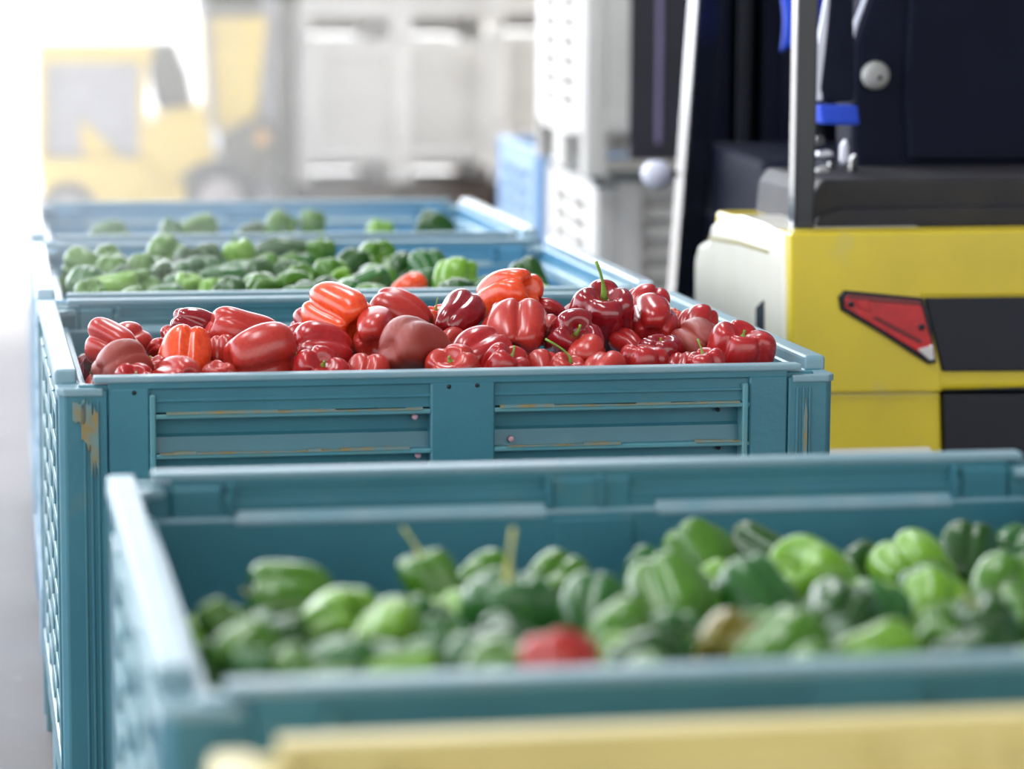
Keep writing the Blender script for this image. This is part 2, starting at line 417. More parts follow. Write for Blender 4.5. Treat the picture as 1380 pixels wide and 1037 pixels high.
for i, s in enumerate(spec):
    VAR.append((*pepper_mesh('bell_pepper_body', 11+i, **s), calyx_mesh(i)))
STEMS = {'0': stem_mesh(.12, .1), 's': stem_mesh(.24, .4), 'm': stem_mesh(.42, .25), 'l': stem_mesh(.62, .25, .038), 'c': stem_mesh(.6, 1.4, .042)}
rnd = random.Random(3)
def pepper(kind, pos, size, sdir, var, mt, stem='s', roll=None, label='', group='', stemmat=None, calyxmat=None):
    me, ztop, ext, cal = VAR[var]
    o = bpy.data.objects.new(kind, me); COL.objects.link(o)
    s = size/ext; o.scale = (s, s, s); o.location = pos
    d = Vector(sdir).normalized(); q = Vector((0, 0, 1)).rotation_difference(d) @ Quaternion((0, 0, 1), rnd.uniform(0, 6.28) if roll is None else roll)
    o.rotation_mode = 'QUATERNION'; o.rotation_quaternion = q
    o.material_slots[0].link = 'OBJECT'; o.material_slots[0].material = mt
    if stem:
        c = bpy.data.objects.new('calyx', cal); COL.objects.link(c); c.parent = o; c.location = (ztop.x, ztop.y, ztop.z-.012)
        t = bpy.data.objects.new('stem', STEMS[stem]); COL.objects.link(t); t.parent = o; t.location = (ztop.x, ztop.y, ztop.z)
        for ob, mm in ((c, calyxmat), (t, stemmat)):
            if mm: ob.material_slots[0].link = 'OBJECT'; ob.material_slots[0].material = mm
    tag(o, label, 'bell pepper', group); return o

GR = 'red bell peppers heaped in the blue bin'
UP, CAMW, LFT, RGT, AWY = (0, 0, 1), (.1, -1, .25), (-1, -.2, .15), (1, -.1, .1), (0, 1, .2)
# u, v, width px, row, stem dir, variant, colour, stem, roll, label
RED = [
 (123, 466, 68, 1.2, (-.7, .6, .2), 6, 's', '0', 1.0, 'pinkish red pepper of two lobes touching the left wall, in the heap of red peppers'),
 (172, 462, 58, 2.2, (.5, .8, .1), 1, 's', '0', 2.0, "red pepper with a curved pale highlight, second from the left at the heap's back"),
 (129, 493, 72, .35, (.9, .6, .1), 8, 'b', '0', .5, 'dull brownish red pepper lying in the front left corner of the bin'),
 (172, 484, 38, .9, (.7, -.2, .2), 6, 's', '0', 2.2, 'small wrinkled red pepper between the front left corner pepper and a green stem'),
 (181, 516, 52, .1, (.0, -.75, .75), 2, 'r', '0', .2, 'low red pepper with a pale cut stem just above the left part of the rim'),
 (207, 502, 42, .5, (-.25, -.3, 1), 2, 's', 's', 1.2, 'red pepper with a ragged green calyx left of the large orange red pepper'),
 (213, 470, 38, 1.6, (-.2, .8, -.5), 3, 's', '0', .4, 'small upright brownish pepper standing behind the ragged green calyx'),
 (232, 455, 30, 2.6, (1, .3, 0), 2, 's', '0', .4, 'tiny red sliver of pepper left of the glossy tilted pepper at the back left'),
 (264, 442, 70, 2.4, (.8, .2, -.45), 5, 'd', '0', 2.5, 'glossy dull red pepper tilted down to the right at the back left of the heap'),
 (250, 484, 76, .9, (.25, .7, .75), 0, 'o', '0', 1.9, 'large orange red pepper standing on its tip with a pale stem stub behind'),
 (327, 450, 92, 2.0, (1, .1, -.35), 3, 's', 's', 1.3, 'long red pepper lying sideways with its pale stem end pointing right'),
 (300, 474, 42, 1.4, (.1, .5, .8), 1, 's', '0', 1.3, 'narrow red pepper wedged between the orange red one and the big smooth one'),
 (350, 480, 94, .6, (.95, .3, .12), 1, 's', '0', .2, 'big smooth red pepper near the front rim with a long diagonal crease'),
 (295, 514, 48, .1, (0, -.3, 1), 0, 's', None, 1.1, 'low pinkish red pepper just showing over the rim left of the big smooth pepper'),
 (402, 458, 42, 2.2, (-.8, -.2, -.3), 1, 'r', '0', 1.1, 'small red pepper left of and behind the bright orange pepper'),
 (434, 477, 82, 1.3, (-1, -.1, .05), 1, 'r', 's', 2.6, 'broad red pepper lying under the bright orange pepper, stem end to the left'),
 (458, 432, 92, 2.3, (-.45, .85, .25), 4, 'o', '0', 2.9, 'bright orange pepper with a swirled folded end on top of the heap at the left'),
 (430, 507, 72, .2, (.1, -.7, .6), 4, 'r', '0', .9, 'knobbly red pepper low at the rim below the bright orange pepper'),
 (540, 427, 84, 2.9, (-.9, .3, .35), 5, 's', '0', .3, 'smooth red pepper tapering down to the right, behind the folded multi-lobed pepper'),
 (512, 459, 82, 1.5, (.3, .9, .2), 4, 's', '0', 2.0, 'dull red pepper with three swollen folded lobes right of the orange one'),
 (552, 471, 92, .7, (.75, .75, -.2), 8, 'b', '0', .0, 'big brownish red pepper with a speckled dull skin resting at the front rim'),
 (497, 514, 66, .1, (.2, .5, .8), 0, 's', None, .0, 'low pale red pepper just showing over the rim left of the speckled pepper'),
 (616, 433, 82, 2.2, (.55, .75, .35), 5, 'd', '0', .7, 'glossy dark red pepper leaning left with wet looking highlights, left of the top pepper'),
 (590, 437, 46, 3.2, (-.1, -.2, 1), 0, 'o', 'm', .4, 'mostly hidden orange red pepper with a thin dark green stem at the back'),
 (685, 400, 84, 3.0, (-.55, .5, -.3), 4, 'o', '0', 1.7, 'bright red multi-lobed pepper on the very top of the heap in the middle'),
 (699, 427, 68, 2.4, (.95, .1, -.2), 3, 'r', 's', 2.7, 'red pepper directly under the top pepper with its green stem at the right'),
 (690, 450, 88, 1.5, (.15, .85, .5), 4, 's', '0', .3, 'large upright ribbed red pepper in the middle of the heap below the top pepper'),
 (742, 423, 42, 3.1, (-1, -.2, .4), 0, 'r', '0', .3, 'round red pepper at the back between the top pepper and the long-stemmed one'),
 (738, 450, 46, 2.2, (.2, .8, .2), 1, 's', '0', .8, 'dull red pepper wedged behind the glossy dark pepper with a cut green stem'),
 (606, 466, 56, 1.5, (.5, .8, .1), 5, 's', '0', 2.8, 'small pale ridged red pepper between the speckled and the ribbed peppers'),
 (645, 478, 80, .7, (.75, .6, .2), 1, 'r', '0', 1.4, 'bright red pepper with a deep dark crease at the rim left of the ribbed pepper'),
 (676, 502, 70, .15, (.45, -.35, .8), 4, 'r', 's', 2.1, "knobby red pepper with a small bent green stem at the rim in the middle"),
 (730, 501, 54, .25, (.0, .6, .7), 2, 's', '0', 2.1, 'low dull red pepper at the rim left of the curved green stem'),
 (813, 431, 92, 1.5, (-.06, -.42, .9), 0, 'd', 'l', 2.5, 'glossy dark red pepper standing up with a long green stem rising from its top'),
 (770, 453, 78, .95, (.15, -.8, .35), 6, 'd', 's', 1.6, 'glossy dark red wrinkled pepper facing forward with a short cut green stem'),
 (790, 478, 56, .55, (.2, .8, .3), 8, 's', '0', 1.6, 'light red pepper with fine streaks under the short cut green stem'),
 (764, 502, 48, .15, (.3, -.35, .85), 2, 's', 'c', 3.0, 'red pepper at the rim with a long curved bright green stem arching left'),
 (812, 503, 60, .15, (.5, .6, .3), 1, 's', '0', 1.0, 'plain red pepper at the rim below the long-stemmed pepper'),
 (866, 493, 62, .2, (.1, -.1, 1), 2, 'r', '0', .6, 'rounded red pepper at the rim with a short flat green stub on top'),
 (889, 481, 62, .85, (.0, -.25, 1), 2, 'd', '0', 1.0, 'red pepper with curled shiny shoulders behind the short flat green stub'),
 (848, 468, 52, 1.3, (-.5, .7, .3), 5, 'r', '0', 1.0, 'red pepper in the hollow at the lower right of the long-stemmed one'),
 (880, 440, 76, 1.9, (.2, .9, .3), 4, 'r', '0', 2.4, 'deep red ribbed pepper standing upright right of the long-stemmed pepper'),
 (868, 414, 58, 3.0, (.4, .6, .6), 4, 'r', '0', .4, 'red pepper at the back on the right with a bumpy top against the back wall'),
 (912, 433, 32, 3.0, (.4, -.2, .8), 2, 'o', '0', .4, 'small orange tinged pepper peeking out at the back right'),
 (941, 444, 56, 2.3, (.3, .7, .6), 0, 'r', '0', 2.4, 'shiny red pepper near the right wall behind the brownish four-lobed one'),
 (945, 464, 74, 1.3, (-.3, .9, .2), 4, 'b', '0', 1.2, 'brownish red four-lobed pepper near the right wall'),
 (918, 500, 48, .2, (.4, .7, .6), 1, 'r', '0', 1.2, 'small smooth red pepper at the rim left of an upright pale green stem'),
 (952, 497, 56, .2, (-.22, -.1, 1), 2, 'r', 'm', 1.9, 'red pepper at the rim with a short upright pale green stem'),
 (995, 481, 84, .45, (.1, -.35, .9), 4, 'r', '0', .8, "shiny red pepper with deep folds around its top, rightmost along the rim"),
]
FILL = []
def inside(k, P, r):
    x, y, th_ = BINS[k]; dx, dy = P.x-x, P.y-y; lx = dx*math.cos(th_)+dy*math.sin(th_); ly = -dx*math.sin(th_)+dy*math.cos(th_)
    lx = min(max(lx, .054+r*1.06), W-.056-r*1.06); ly = min(max(ly, .050+r*1.06), D-.052-r*1.06)
    return Vector((x+lx*math.cos(th_)-ly*math.sin(th_), y+lx*math.sin(th_)+ly*math.cos(th_), P.z))
def relax(items, k, iters=60):
    """small pushes, mostly in depth, so that no two peppers run through each other"""
    for _ in range(iters):
        for i in range(len(items)):
            for j in range(i+1, len(items)):
                a, b = items[i], items[j]; dlt = b['p']-a['p']; m = (a['r']+b['r'])*.86; dd = dlt.length
                if dd < m and dd > 1e-5:
                    n_ = dlt/dd; n_ = Vector((n_.x*.25, n_.y*1.0+(1e-3 if n_.y >= 0 else -1e-3), n_.z*.35))
                    s = (m-dd)*.35; a['p'] = a['p']-n_*s; b['p'] = b['p']+n_*s
        for a in items:
            q = inside(k, a['p'], a['r']); d = ray(a['u'], a['v']); t = q.y/d.y; tgt = CAM+d*t
            a['p'] = Vector((q.x*.3+tgt.x*.7, q.y, tgt.z)); a['p'] = inside(k, a['p'], a['r'])
def lay(items, k, kind, mats, group, Yof, sizemul=1.0):
    L = []
    for (u, v, w, row, sd, var, c, st, roll, lab) in items:
        Y = Yof(v, row); P = at(u, v, Y); r = w*1.05*sizemul/F_PX*px(P)[2]/2
        L.append(dict(u=u, v=v, p=P, r=r, sd=sd, var=var, c=c, st=st, roll=roll, lab=lab))
    relax(L, k)
    for a in L:
        c = a['c']; kk = 'red_bell_pepper' if (kind[:3] == 'red' or c in 'ro') else kind
        ob = pepper(kk, a['p'], a['r']*2, a['sd'], a['var'], mats[c], a['st'], a['roll'], a['lab'], group, a.get('sm'))
        a['o'] = ob
    return L
def fillers(L, k, sil, kind, mats, cols, label, group, r0, drop=.012, zmin=.6, depth=None, wlim=None):
    rd = random.Random(k*7); x, y, th_ = BINS[k]; s = r0*1.9; out = []; placed = [(a['p'], a['r']) for a in L]
    def silv(u):
        if u <= sil[0][0]: return sil[0][1]
        for (a, b), (c, d) in zip(sil, sil[1:]):
            if a <= u <= c: return b+(d-b)*(u-a)/(c-a)
        return sil[-1][1]
    ny = int((depth or D-.1)/s)
    for iy in range(ny):
        for ix in range(int((W-.1)/s)+1):
            lx = .052+r0+ix*s+(s/2 if iy % 2 else 0)+rd.uniform(-.01, .01); ly = .05+r0+iy*s*.93+rd.uniform(-.01, .01)
            r = r0*rd.uniform(.88, 1.1)
            P = inside(k, Vector((x+lx, y+ly, .75)), r)
            wsum = zz = 0
            for a in L:
                d2 = (a['p'].x-P.x)**2+(a['p'].y-P.y)**2+.001; wsum += 1/d2**1.5; zz += a['p'].z/d2**1.5
            P.z = zz/wsum-drop
            ok = False
            for tr in range(5):
                for _ in range(30):
                    u, v, w_ = px((P.x, P.y, P.z+r*1.05))
                    if v < silv(u)+4: P.z -= .006
                    else: break
                if all((P-q).length > (r+rq)*.84 for q, rq in placed): ok = True; break
                P.z -= .03
            if not ok or P.z < zmin+r: continue
            placed.append((P.copy(), r))
            out.append(pepper(kind, P, 2*r, (rd.uniform(-1, 1), rd.uniform(-1, 1), rd.uniform(-.3, .9)), rd.choice((0, 1, 2, 4, 5, 6)), mats[rd.choice(cols)], '0', None, label, group))
    FILL.extend(out); return out
LR = lay(RED, 2, 'red_bell_pepper', REDS, GR, lambda v, row: 4.495+row*.098)
for a in LR:
    if a['u'] in (181, 866, 327, 250): [setattr(c.material_slots[0], 'link', 'OBJECT') or setattr(c.material_slots[0], 'material', STEMP) for c in a['o'].children]
silR = [(90, 455), (190, 457), (215, 457), (240, 432), (290, 427), (330, 437), (370, 458), (400, 452), (418, 412), (500, 408), (560, 408), (600, 428), (640, 388), (720, 388), (745, 412), (775, 402), (850, 402), (890, 408), (960, 438), (1035, 478)]
fillers(LR, 2, silR, 'red_bell_pepper', REDS, 'rrsdb', 'red bell pepper lying low, mostly covered by its neighbours in the red heap', 'covered red peppers lower in the heap', .045, .012, .60)
set_floor(bl[2], .60)

# nearest bin
G1 = [
 (278, 845, 62, 0, (-.5, .3, .8), 5, 'g', 's', 1, 'green pepper tip pressed against the left wall of the nearest bin'),
 (305, 885, 80, 0, (.6, .5, .3), 0, 'g', '0', 2, 'green pepper with a pale shine in the front left corner of the nearest bin'),
 (388, 812, 98, 0, (-1, .1, .15), 1, 'g', 's', .5, "large brown tipped green pepper standing alone at the back left of the nearest bin"),
 (372, 866, 82, 0, (.9, -.3, .3), 3, 'd', 's', 1.5, 'dark green pepper below the brown tipped one in the nearest bin'),
 (343, 905, 52, 0, (.1, .2, 1), 0, 'u', '0', 0, 'small shiny green pepper at the rim, second from the left corner of the nearest bin'),
 (393, 905, 58, 0, (.5, .5, .4), 2, 'g', '0', 0, 'small green pepper at the rim, third from the left corner of the nearest bin'),
 (457, 845, 92, 0, (.5, -.5, .3), 0, 'l', '0', .8, 'lighter green round pepper right of the brown tipped pepper in the nearest bin'),
 (465, 903, 80, 0, (.9, .2, .2), 1, 'u', '0', 0, 'pale shining bluish green pepper at the rim left of the middle, nearest bin'),
 (527, 862, 88, 0, (.3, .8, .3), 2, 'l', '0', 2.2, 'light green upright pepper left of the long low one in the nearest bin'),
 (541, 910, 84, 0, (1, .1, .1), 3, 'l', '0', 2.2, 'long light green pepper lying along the rim of the nearest bin'),
 (590, 812, 122, 0, (-.35, .1, .95), 7, 'g', 'l', 2.2, 'big green pepper with a thin dry stem rising to the left, nearest bin'),
 (598, 868, 64, 0, (.2, -.4, .8), 0, 'u', '0', 2.2, 'small bluish green pepper under the big one with the dry stem'),
 (650, 787, 76, 0, (.7, .5, .2), 1, 'g', '0', .2, 'green pepper at the back left of the yellow stem in the nearest bin'),
 (684, 842, 118, 0, (.05, -.05, 1), 0, 'u', 'l', 1.2, 'large bluish green pepper crowned by a yellow stem in the nearest bin'),
 (752, 790, 76, 0, (.5, .6, .4), 2, 'g', '0', 1.2, 'green pepper behind and right of the yellow stem in the nearest bin'),
 (793, 828, 96, 0, (.3, .7, .5), 5, 'u', '0', 2.2, 'green pepper with a broad pale shine right of the yellow stemmed one'),
 (834, 862, 92, 0, (.6, .4, .5), 1, 'g', '0', .3, 'green pepper tilted left above the red pepper in the nearest bin'),
 (864, 892, 98, 0, (.8, .5, .1), 3, 'd', '0', .3, 'dark dull green pepper at the rim right of the red pepper'),
 (908, 824, 118, 0, (.1, .8, .5), 0, 'g', '0', 1.3, 'largest round green pepper in the middle of the nearest bin'),
 (946, 758, 88, 0, (-.2, .6, .7), 0, 'g', '0', 1.3, 'green pepper at the back just behind the largest round one, nearest bin'),
 (880, 773, 66, 0, (-.8, .3, .5), 5, 'u', '0', 1.3, 'pale shining green pepper behind the largest round one on its left, nearest bin'),
 (755, 911, 98, 0, (0, .4, 1), 0, 'r', None, 1.3, 'single red pepper among the green ones at the rim of the nearest bin'),
 (668, 905, 82, 0, (.6, .5, .2), 1, 'g', '0', 1.3, 'green pepper at the rim directly left of the red one in the nearest bin'),
 (985, 876, 84, 0, (.5, .6, .4), 2, 'y', '0', 1.3, 'olive green pepper turning red at its side, at the rim of the nearest bin'),
 (1020, 818, 104, 0, (-.3, .7, .6), 0, 'u', '0', 2.3, 'bluish green pepper with a bright spot of light, right of the largest round one'),
 (1026, 754, 90, 0, (-.5, .7, .2), 5, 'd', '0', 2.3, 'dark green pepper at the back wall right of the middle, nearest bin'),
 (1098, 792, 108, 0, (-.6, -.3, .6), 8, 'l', 's', 2.3, 'light green pepper with a brownish stem end in the right half of the nearest bin'),
 (1130, 838, 92, 0, (.3, .6, .3), 0, 'd', '0', .3, 'dark green pepper shaded under the light green one with the brownish stem end'),
 (1230, 772, 90, 0, (.05, -.9, -.25), 2, 'l', 's', .6, 'yellowish green pepper with its stem hollow facing the camera at the right'),
 (1182, 838, 84, 0, (.2, .6, .8), 0, 'u', '0', .6, 'small pale shining pepper below the yellowish green one, nearest bin'),
 (1258, 818, 78, 0, (.3, .4, .6), 0, 'l', '0', .6, 'round light green pepper under the stem hollow at the right, nearest bin'),
 (1302, 758, 84, 0, (.3, .4, .6), 0, 'd', '0', 1.6, 'dark green pepper at the back wall near the right edge of the photo'),
 (1350, 802, 92, 0, (.5, .2, .7), 1, 'g', '0', 1.6, 'green pepper with an orange fleck at the right edge of the photo'),
 (1376, 748, 76, 0, (.5, .6, .2), 2, 'u', '0', 2.6, 'pepper against the back wall cut off by the right edge of the photo'),
 (1272, 858, 70, 0, (-.2, .5, .7), 5, 'g', '0', 2.6, 'green pepper left of the thin upright stem at the right of the nearest bin'),
 (1338, 858, 98, 0, (-.45, -.1, .75), 3, 'd', 'm', 2.6, 'dark green long pepper with a thin upright stem near the right edge'),
 (1058, 882, 108, 0, (.8, .5, .3), 1, 'g', '0', 2.6, 'broad green pepper with a pale shine at the rim right of the olive one'),
 (1182, 886, 108, 0, (.9, .3, .2), 3, 'l', '0', 1.1, 'light green pepper lying along the rim in the right part of the nearest bin'),
 (1157, 764, 72, 0, (.6, .7, .2), 3, 'd', '0', .1, 'dark pepper at the back wall between two lighter green ones, nearest bin'),
]
L1 = lay(G1, 1, 'green_pepper', GREENS, 'green peppers in the nearest bin', lambda v, row: 2.50+max(0, 912-v)*.0053, 1.12)
for a in L1:
    if a['u'] in (684, 590, 388, 1338): 
        for c in a['o'].children: c.material_slots[0].link = 'OBJECT'; c.material_slots[0].material = STEMY
sil1 = [(250, 822), (330, 806), (385, 790), (430, 808), (530, 798), (600, 772), (690, 776), (760, 776), (850, 772), (930, 742), (1000, 742), (1060, 742), (1130, 755), (1230, 750), (1300, 742), (1380, 732), (1700, 725)]
fillers(L1, 1, sil1, 'green_pepper', GREENS, 'ggduul', 'green pepper filling a gap low among the others in the nearest bin', 'green peppers low in the nearest bin', .036, .014, .55)
set_floor(bl[1], .58)
# third bin
G3 = [
 (104, 386, 52, 0, (.3, .6, .6), 4, 'u', '0', 1, 'round pale green pepper in the front left corner of the second bin of greens'),
 (105, 362, 56, 0, (-.7, .6, .3), 1, 'g', '0', 1, 'green pepper behind the round pale one at the left wall, second bin of greens'),
 (144, 352, 40, 0, (.4, -.5, .7), 0, 'g', '0', 1, 'green pepper at the back left of the second bin of greens, third from the wall'),
 (151, 368, 44, 0, (.4, .6, .6), 2, 'g', '0', 1, 'small rounded green pepper above the long tilted one, second bin of greens'),
 (156, 389, 64, 0, (-.9, .2, -.3), 3, 'l', 's', 1, 'long light green pepper tilted down to the left at the rim, second bin of greens'),
 (189, 368, 48, 0, (.2, .5, .8), 5, 'g', '0', 2, 'upright green pepper right of the long tilted one, second bin of greens'),
 (220, 346, 56, 0, (.5, .5, .5), 1, 'g', '0', 2, 'green pepper at the back with a small highlight on its left, second bin of greens'),
 (219, 374, 46, 0, (.2, -.8, .2), 6, 'd', 's', 2, 'dark wrinkled pepper with a yellowish stem facing forward, second bin of greens'),
 (251, 353, 36, 0, (.2, .3, .7), 0, 'd', '0', 2, 'small dark green pepper at the back left of two white glints'),
 (279, 350, 42, 0, (-.2, .3, .7), 2, 'd', '0', 2, 'dark green pepper at the back with two white glints, left of the bright upright one'),
 (301, 376, 64, 0, (1, .1, -.05), 7, 'u', '0', 2, 'bluish green long pepper lying level in the left half of the second bin of greens'),
 (326, 352, 56, 0, (-.35, -.1, 1), 5, 'l', 'm', .5, 'bright light green pepper standing up with a yellow green stem, second bin of greens'),
 (222, 402, 54, 0, (1, .2, .1), 3, 'u', None, .5, 'dull green pepper barely above the rim left of the wrinkled cluster'),
 (256, 390, 42, 0, (.1, -.3, .8), 6, 'l', '0', .5, 'wrinkled light green pepper at the rim in the left half, second bin of greens'),
 (286, 395, 38, 0, (.1, .3, .8), 4, 'l', '0', .5, 'small yellowish green pepper at the rim below the level bluish one'),
 (313, 397, 44, 0, (.6, .3, .6), 2, 'd', '0', .5, 'small dark pepper at the rim below the bright upright pepper'),
 (382, 340, 74, 0, (1, .1, -.05), 7, 'd', '0', .9, 'long dark olive pepper lying level on the top of the second bin of greens'),
 (433, 343, 40, 0, (.0, -.1, 1), 0, 'g', 'm', .9, 'green pepper with a small yellow upright stem right of the long dark olive one'),
 (362, 364, 38, 0, (.4, .4, .6), 0, 'g', '0', .9, 'green pepper under the left end of the long dark olive one'),
 (390, 363, 36, 0, (-.4, .4, .6), 4, 'g', '0', .9, 'green pepper with a white glint under the middle of the long dark olive one'),
 (406, 378, 44, 0, (.2, -.6, .5), 6, 'g', '0', .9, 'knobbly green pepper in the middle left of the smooth upright one'),
 (441, 376, 50, 0, (.1, .4, .9), 5, 'g', '0', 1.9, 'smooth upright green pepper in the middle of the second bin of greens'),
 (470, 360, 52, 0, (.6, .4, .4), 5, 'd', '0', 1.9, 'dark green pepper with its tip up, behind the smooth upright one'),
 (506, 357, 60, 0, (.3, -.7, .5), 2, 'g', '0', 1.9, 'green pepper with a lighter green face right of the middle, second bin of greens'),
 (496, 386, 62, 0, (.9, .3, .3), 3, 'u', '0', 1.9, 'bluish dark pepper at the rim left of the orange patched one'),
 (541, 364, 46, 0, (.5, .4, .4), 1, 'd', '0', 1.9, 'dark green pepper behind the orange patched one, second bin of greens'),
 (580, 367, 58, 0, (-.2, .5, .8), 4, 'u', '0', 1.9, 'green pepper with a rounded shiny top left of the bright one at the right'),
 (552, 394, 52, 0, (.9, .1, .3), 1, 'o', None, 1.9, 'orange pepper low at the rim of the second bin of greens'),
 (615, 383, 62, 0, (.2, .5, .9), 0, 'l', '0', 2.4, 'bright green two-lobed pepper at the rim on the right, second bin of greens'),
 (653, 390, 34, 0, (.2, .5, .9), 2, 'u', '0', 2.4, 'small pale green pepper just right of the bright two-lobed one'),
 (713, 382, 62, 0, (-.3, .5, .8), 5, 'd', '0', 2.4, 'dark green pepper by itself near the right wall, second bin of greens'),
 (403, 401, 54, 0, (1, .3, 0), 3, 'u', None, 2.4, 'pale shining pepper barely above the rim left of the middle, second bin of greens'),
 (350, 391, 44, 0, (.4, -.2, .8), 6, 'g', '0', 2.4, 'green pepper at the rim right below the bright upright pepper'),
]
L3 = lay(G3, 3, 'green_pepper', GREENS, 'green peppers in the second bin of greens', lambda v, row: 5.70+max(0, 398-v)*.0125)
sil3 = [(75, 352), (110, 348), (200, 338), (300, 340), (350, 335), (430, 338), (520, 347), (590, 353), (640, 378), (665, 395), (685, 380), (712, 366), (745, 388), (800, 400)]
fillers(L3, 3, sil3, 'green_pepper', GREENS, 'ggdul', 'green pepper filling a gap low among the others in the second bin of greens', 'green peppers low in the second bin of greens', .042, .012, .58)
set_floor(bl[3], .62)
G4 = [
 (266, 309, 52, 0, (.9, .2, .3), 3, 'g', '0', 0, 'broad green pepper, largest of those showing on the left in the farthest bin'),
 (230, 314, 34, 0, (.3, .2, .8), 0, 'u', '0', 0, 'small pale pepper at the left end of those showing in the farthest bin'),
 (376, 308, 46, 0, (.5, .2, .8), 1, 'g', '0', 0, 'green pepper left of the tallest one in the middle of the farthest bin'),
 (421, 305, 42, 0, (.1, .2, .9), 5, 'g', '0', 0, 'tallest green pepper in the middle of the farthest bin'),
 (338, 315, 40, 0, (.9, .2, .3), 3, 'd', '0', 0, 'low dark green pepper just left of the middle pair in the farthest bin'),
 (512, 314, 36, 0, (.1, .2, .8), 2, 'l', '0', 0, 'small light green pepper barely above the rim right of the middle, farthest bin'),
 (588, 308, 52, 0, (-.8, .2, .3), 5, 'd', '0', 0, 'dark green pepper showing alone at the right in the farthest bin'),
 (148, 320, 50, 0, (.8, .2, .3), 4, 'u', '0', 0, 'pale hazy pepper tops at the far left of the farthest bin'),
]
L4 = lay(G4, 4, 'green_pepper', GREENS, 'green peppers in the farthest bin', lambda v, row: 7.25)
set_floor(bl[4], .70)
sil4 = [(60, 330), (200, 318), (260, 306), (300, 318), (430, 308), (470, 320), (560, 318), (600, 310), (640, 325), (760, 335)]
fillers(L4, 4, sil4, 'green_pepper', GREENS, 'ggdul', 'green pepper lying low in the farthest bin', 'green peppers low in the farthest bin', .042, .012, .67, .5)

# ------------------------------------------------------------------ keep only the peppers one can see from here or a step aside
bpy.context.view_layer.update(); DG = bpy.context.evaluated_depsgraph_get()
def seen(o, eye):
    hits_ = 0; vs = o.data.vertices; n_ = len(vs)
    for q in range(14):
        P = o.matrix_world @ vs[(q*143+7) % n_].co; d = P-eye; L_ = d.length
        h_, loc, _, _, ob, _ = SC.ray_cast(DG, eye, d.normalized(), distance=L_+.01)
        if h_ and (ob == o or ob.parent == o): hits_ += 1
    return hits_
DEAD = []
for nm, cap in (('green', 205), ('red', 60)):
    rows = []
    for o in FILL:
        if not o.name.startswith(nm): continue
        u_, v_, _ = px(o.location)
        a = seen(o, CAM)*(3 if -30 < u_ < 1410 else .2); b_ = seen(o, CAM+Vector((-.45, 0, .1)))+seen(o, CAM+Vector((.45, 0, .1)))
        rows.append((a+b_*.5, a, o))
    rows.sort(key=lambda t: -t[0])
    for i_, (sc_, a, o) in enumerate(rows):
        if i_ >= cap or sc_ < .6:
            DEAD.append(o); DEAD.extend(o.children)
bpy.data.batch_remove(DEAD); FILL.clear()
# ------------------------------------------------------------------ forklift on the right
FYR = 5.42
fk = empty('forklift', (at(1066, 400, FYR).x, FYR, 0))
tag(fk, 'yellow and black forklift parked on the right, seen from behind with its red tail light', 'forklift')
ox, oy = fk.location.x, fk.location.y
def lp(u, v, Y=FYR): p = at(u, v, Y); return (p.x-ox, p.z)
def fb(mb, name, label=None):
    o = mb.build(name, fk)
    if label: o['label'] = label
    return o
FW = 1.16
ztop = lp(1200, 312)[1]
zs = lp(1200, 530)[1]
# counterweight : yellow body
x_r = FW
def face_poly(uv): return [lp(u, v) for u, v in uv]
ul = face_poly([(1066, 314), (1700, 306), (1700, 396), (1243, 400), (1268, 498), (1270, 529), (1066, 531)])
m = MB(); m.prism(ul, 0, .10, FY, 'y', bev=.006, seg=2)
# upper corner mass behind
m.prism([(0.0, .012), (.012, 0), (FW, .02), (FW, .62), (.02, .62), (0, .60)], zs+.002, ztop-.004, FY, 'z', bev=.012, seg=3)
fb(m, 'counterweight')
m = MB(); low = face_poly([(1066, 533), (1270, 531), (1273, 640), (1273, 700), (1066, 700)])
m.prism(low, .012, .6, FY, 'y', bev=.005); fb(m, 'lower_counterweight')
m = MB(); m.box(0, FW, .015, .6, .25, low[3][1]+.002, FY, .01); fb(m, 'bumper')
# side shoulder towards the cab, stepping down
m = MB()
def side(u, v):   # point on the left side plane x = 0 -> (y, z)
    d = ray(u, v); t = (ox-CAM.x)/d.x; P = CAM+d*t; return (P.y-oy, P.z)
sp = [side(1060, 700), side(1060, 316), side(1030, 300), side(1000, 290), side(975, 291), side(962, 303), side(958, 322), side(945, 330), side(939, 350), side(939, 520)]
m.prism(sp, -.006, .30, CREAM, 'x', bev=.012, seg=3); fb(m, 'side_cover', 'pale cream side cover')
m = MB(); a = side(1034, 405); b_ = side(1024, 415); c_ = side(1024, 440); d_ = side(1034, 448)
m.prism([a, b_, c_, d_], -.0085, .02, BLK, 'x', bev=0); fb(m, 'latch_recess')
m = MB(); g0 = side(1040, 342); g1 = side(958, 320)
m.prism([g0, side(1040, 338), side(1000, 325), side(960, 319), side(960, 323), side(1000, 330)], -.0085, .01, mat('dark_seam', (.25, .2, .03), .5), 'x', bev=0); fb(m, 'cover_seam')
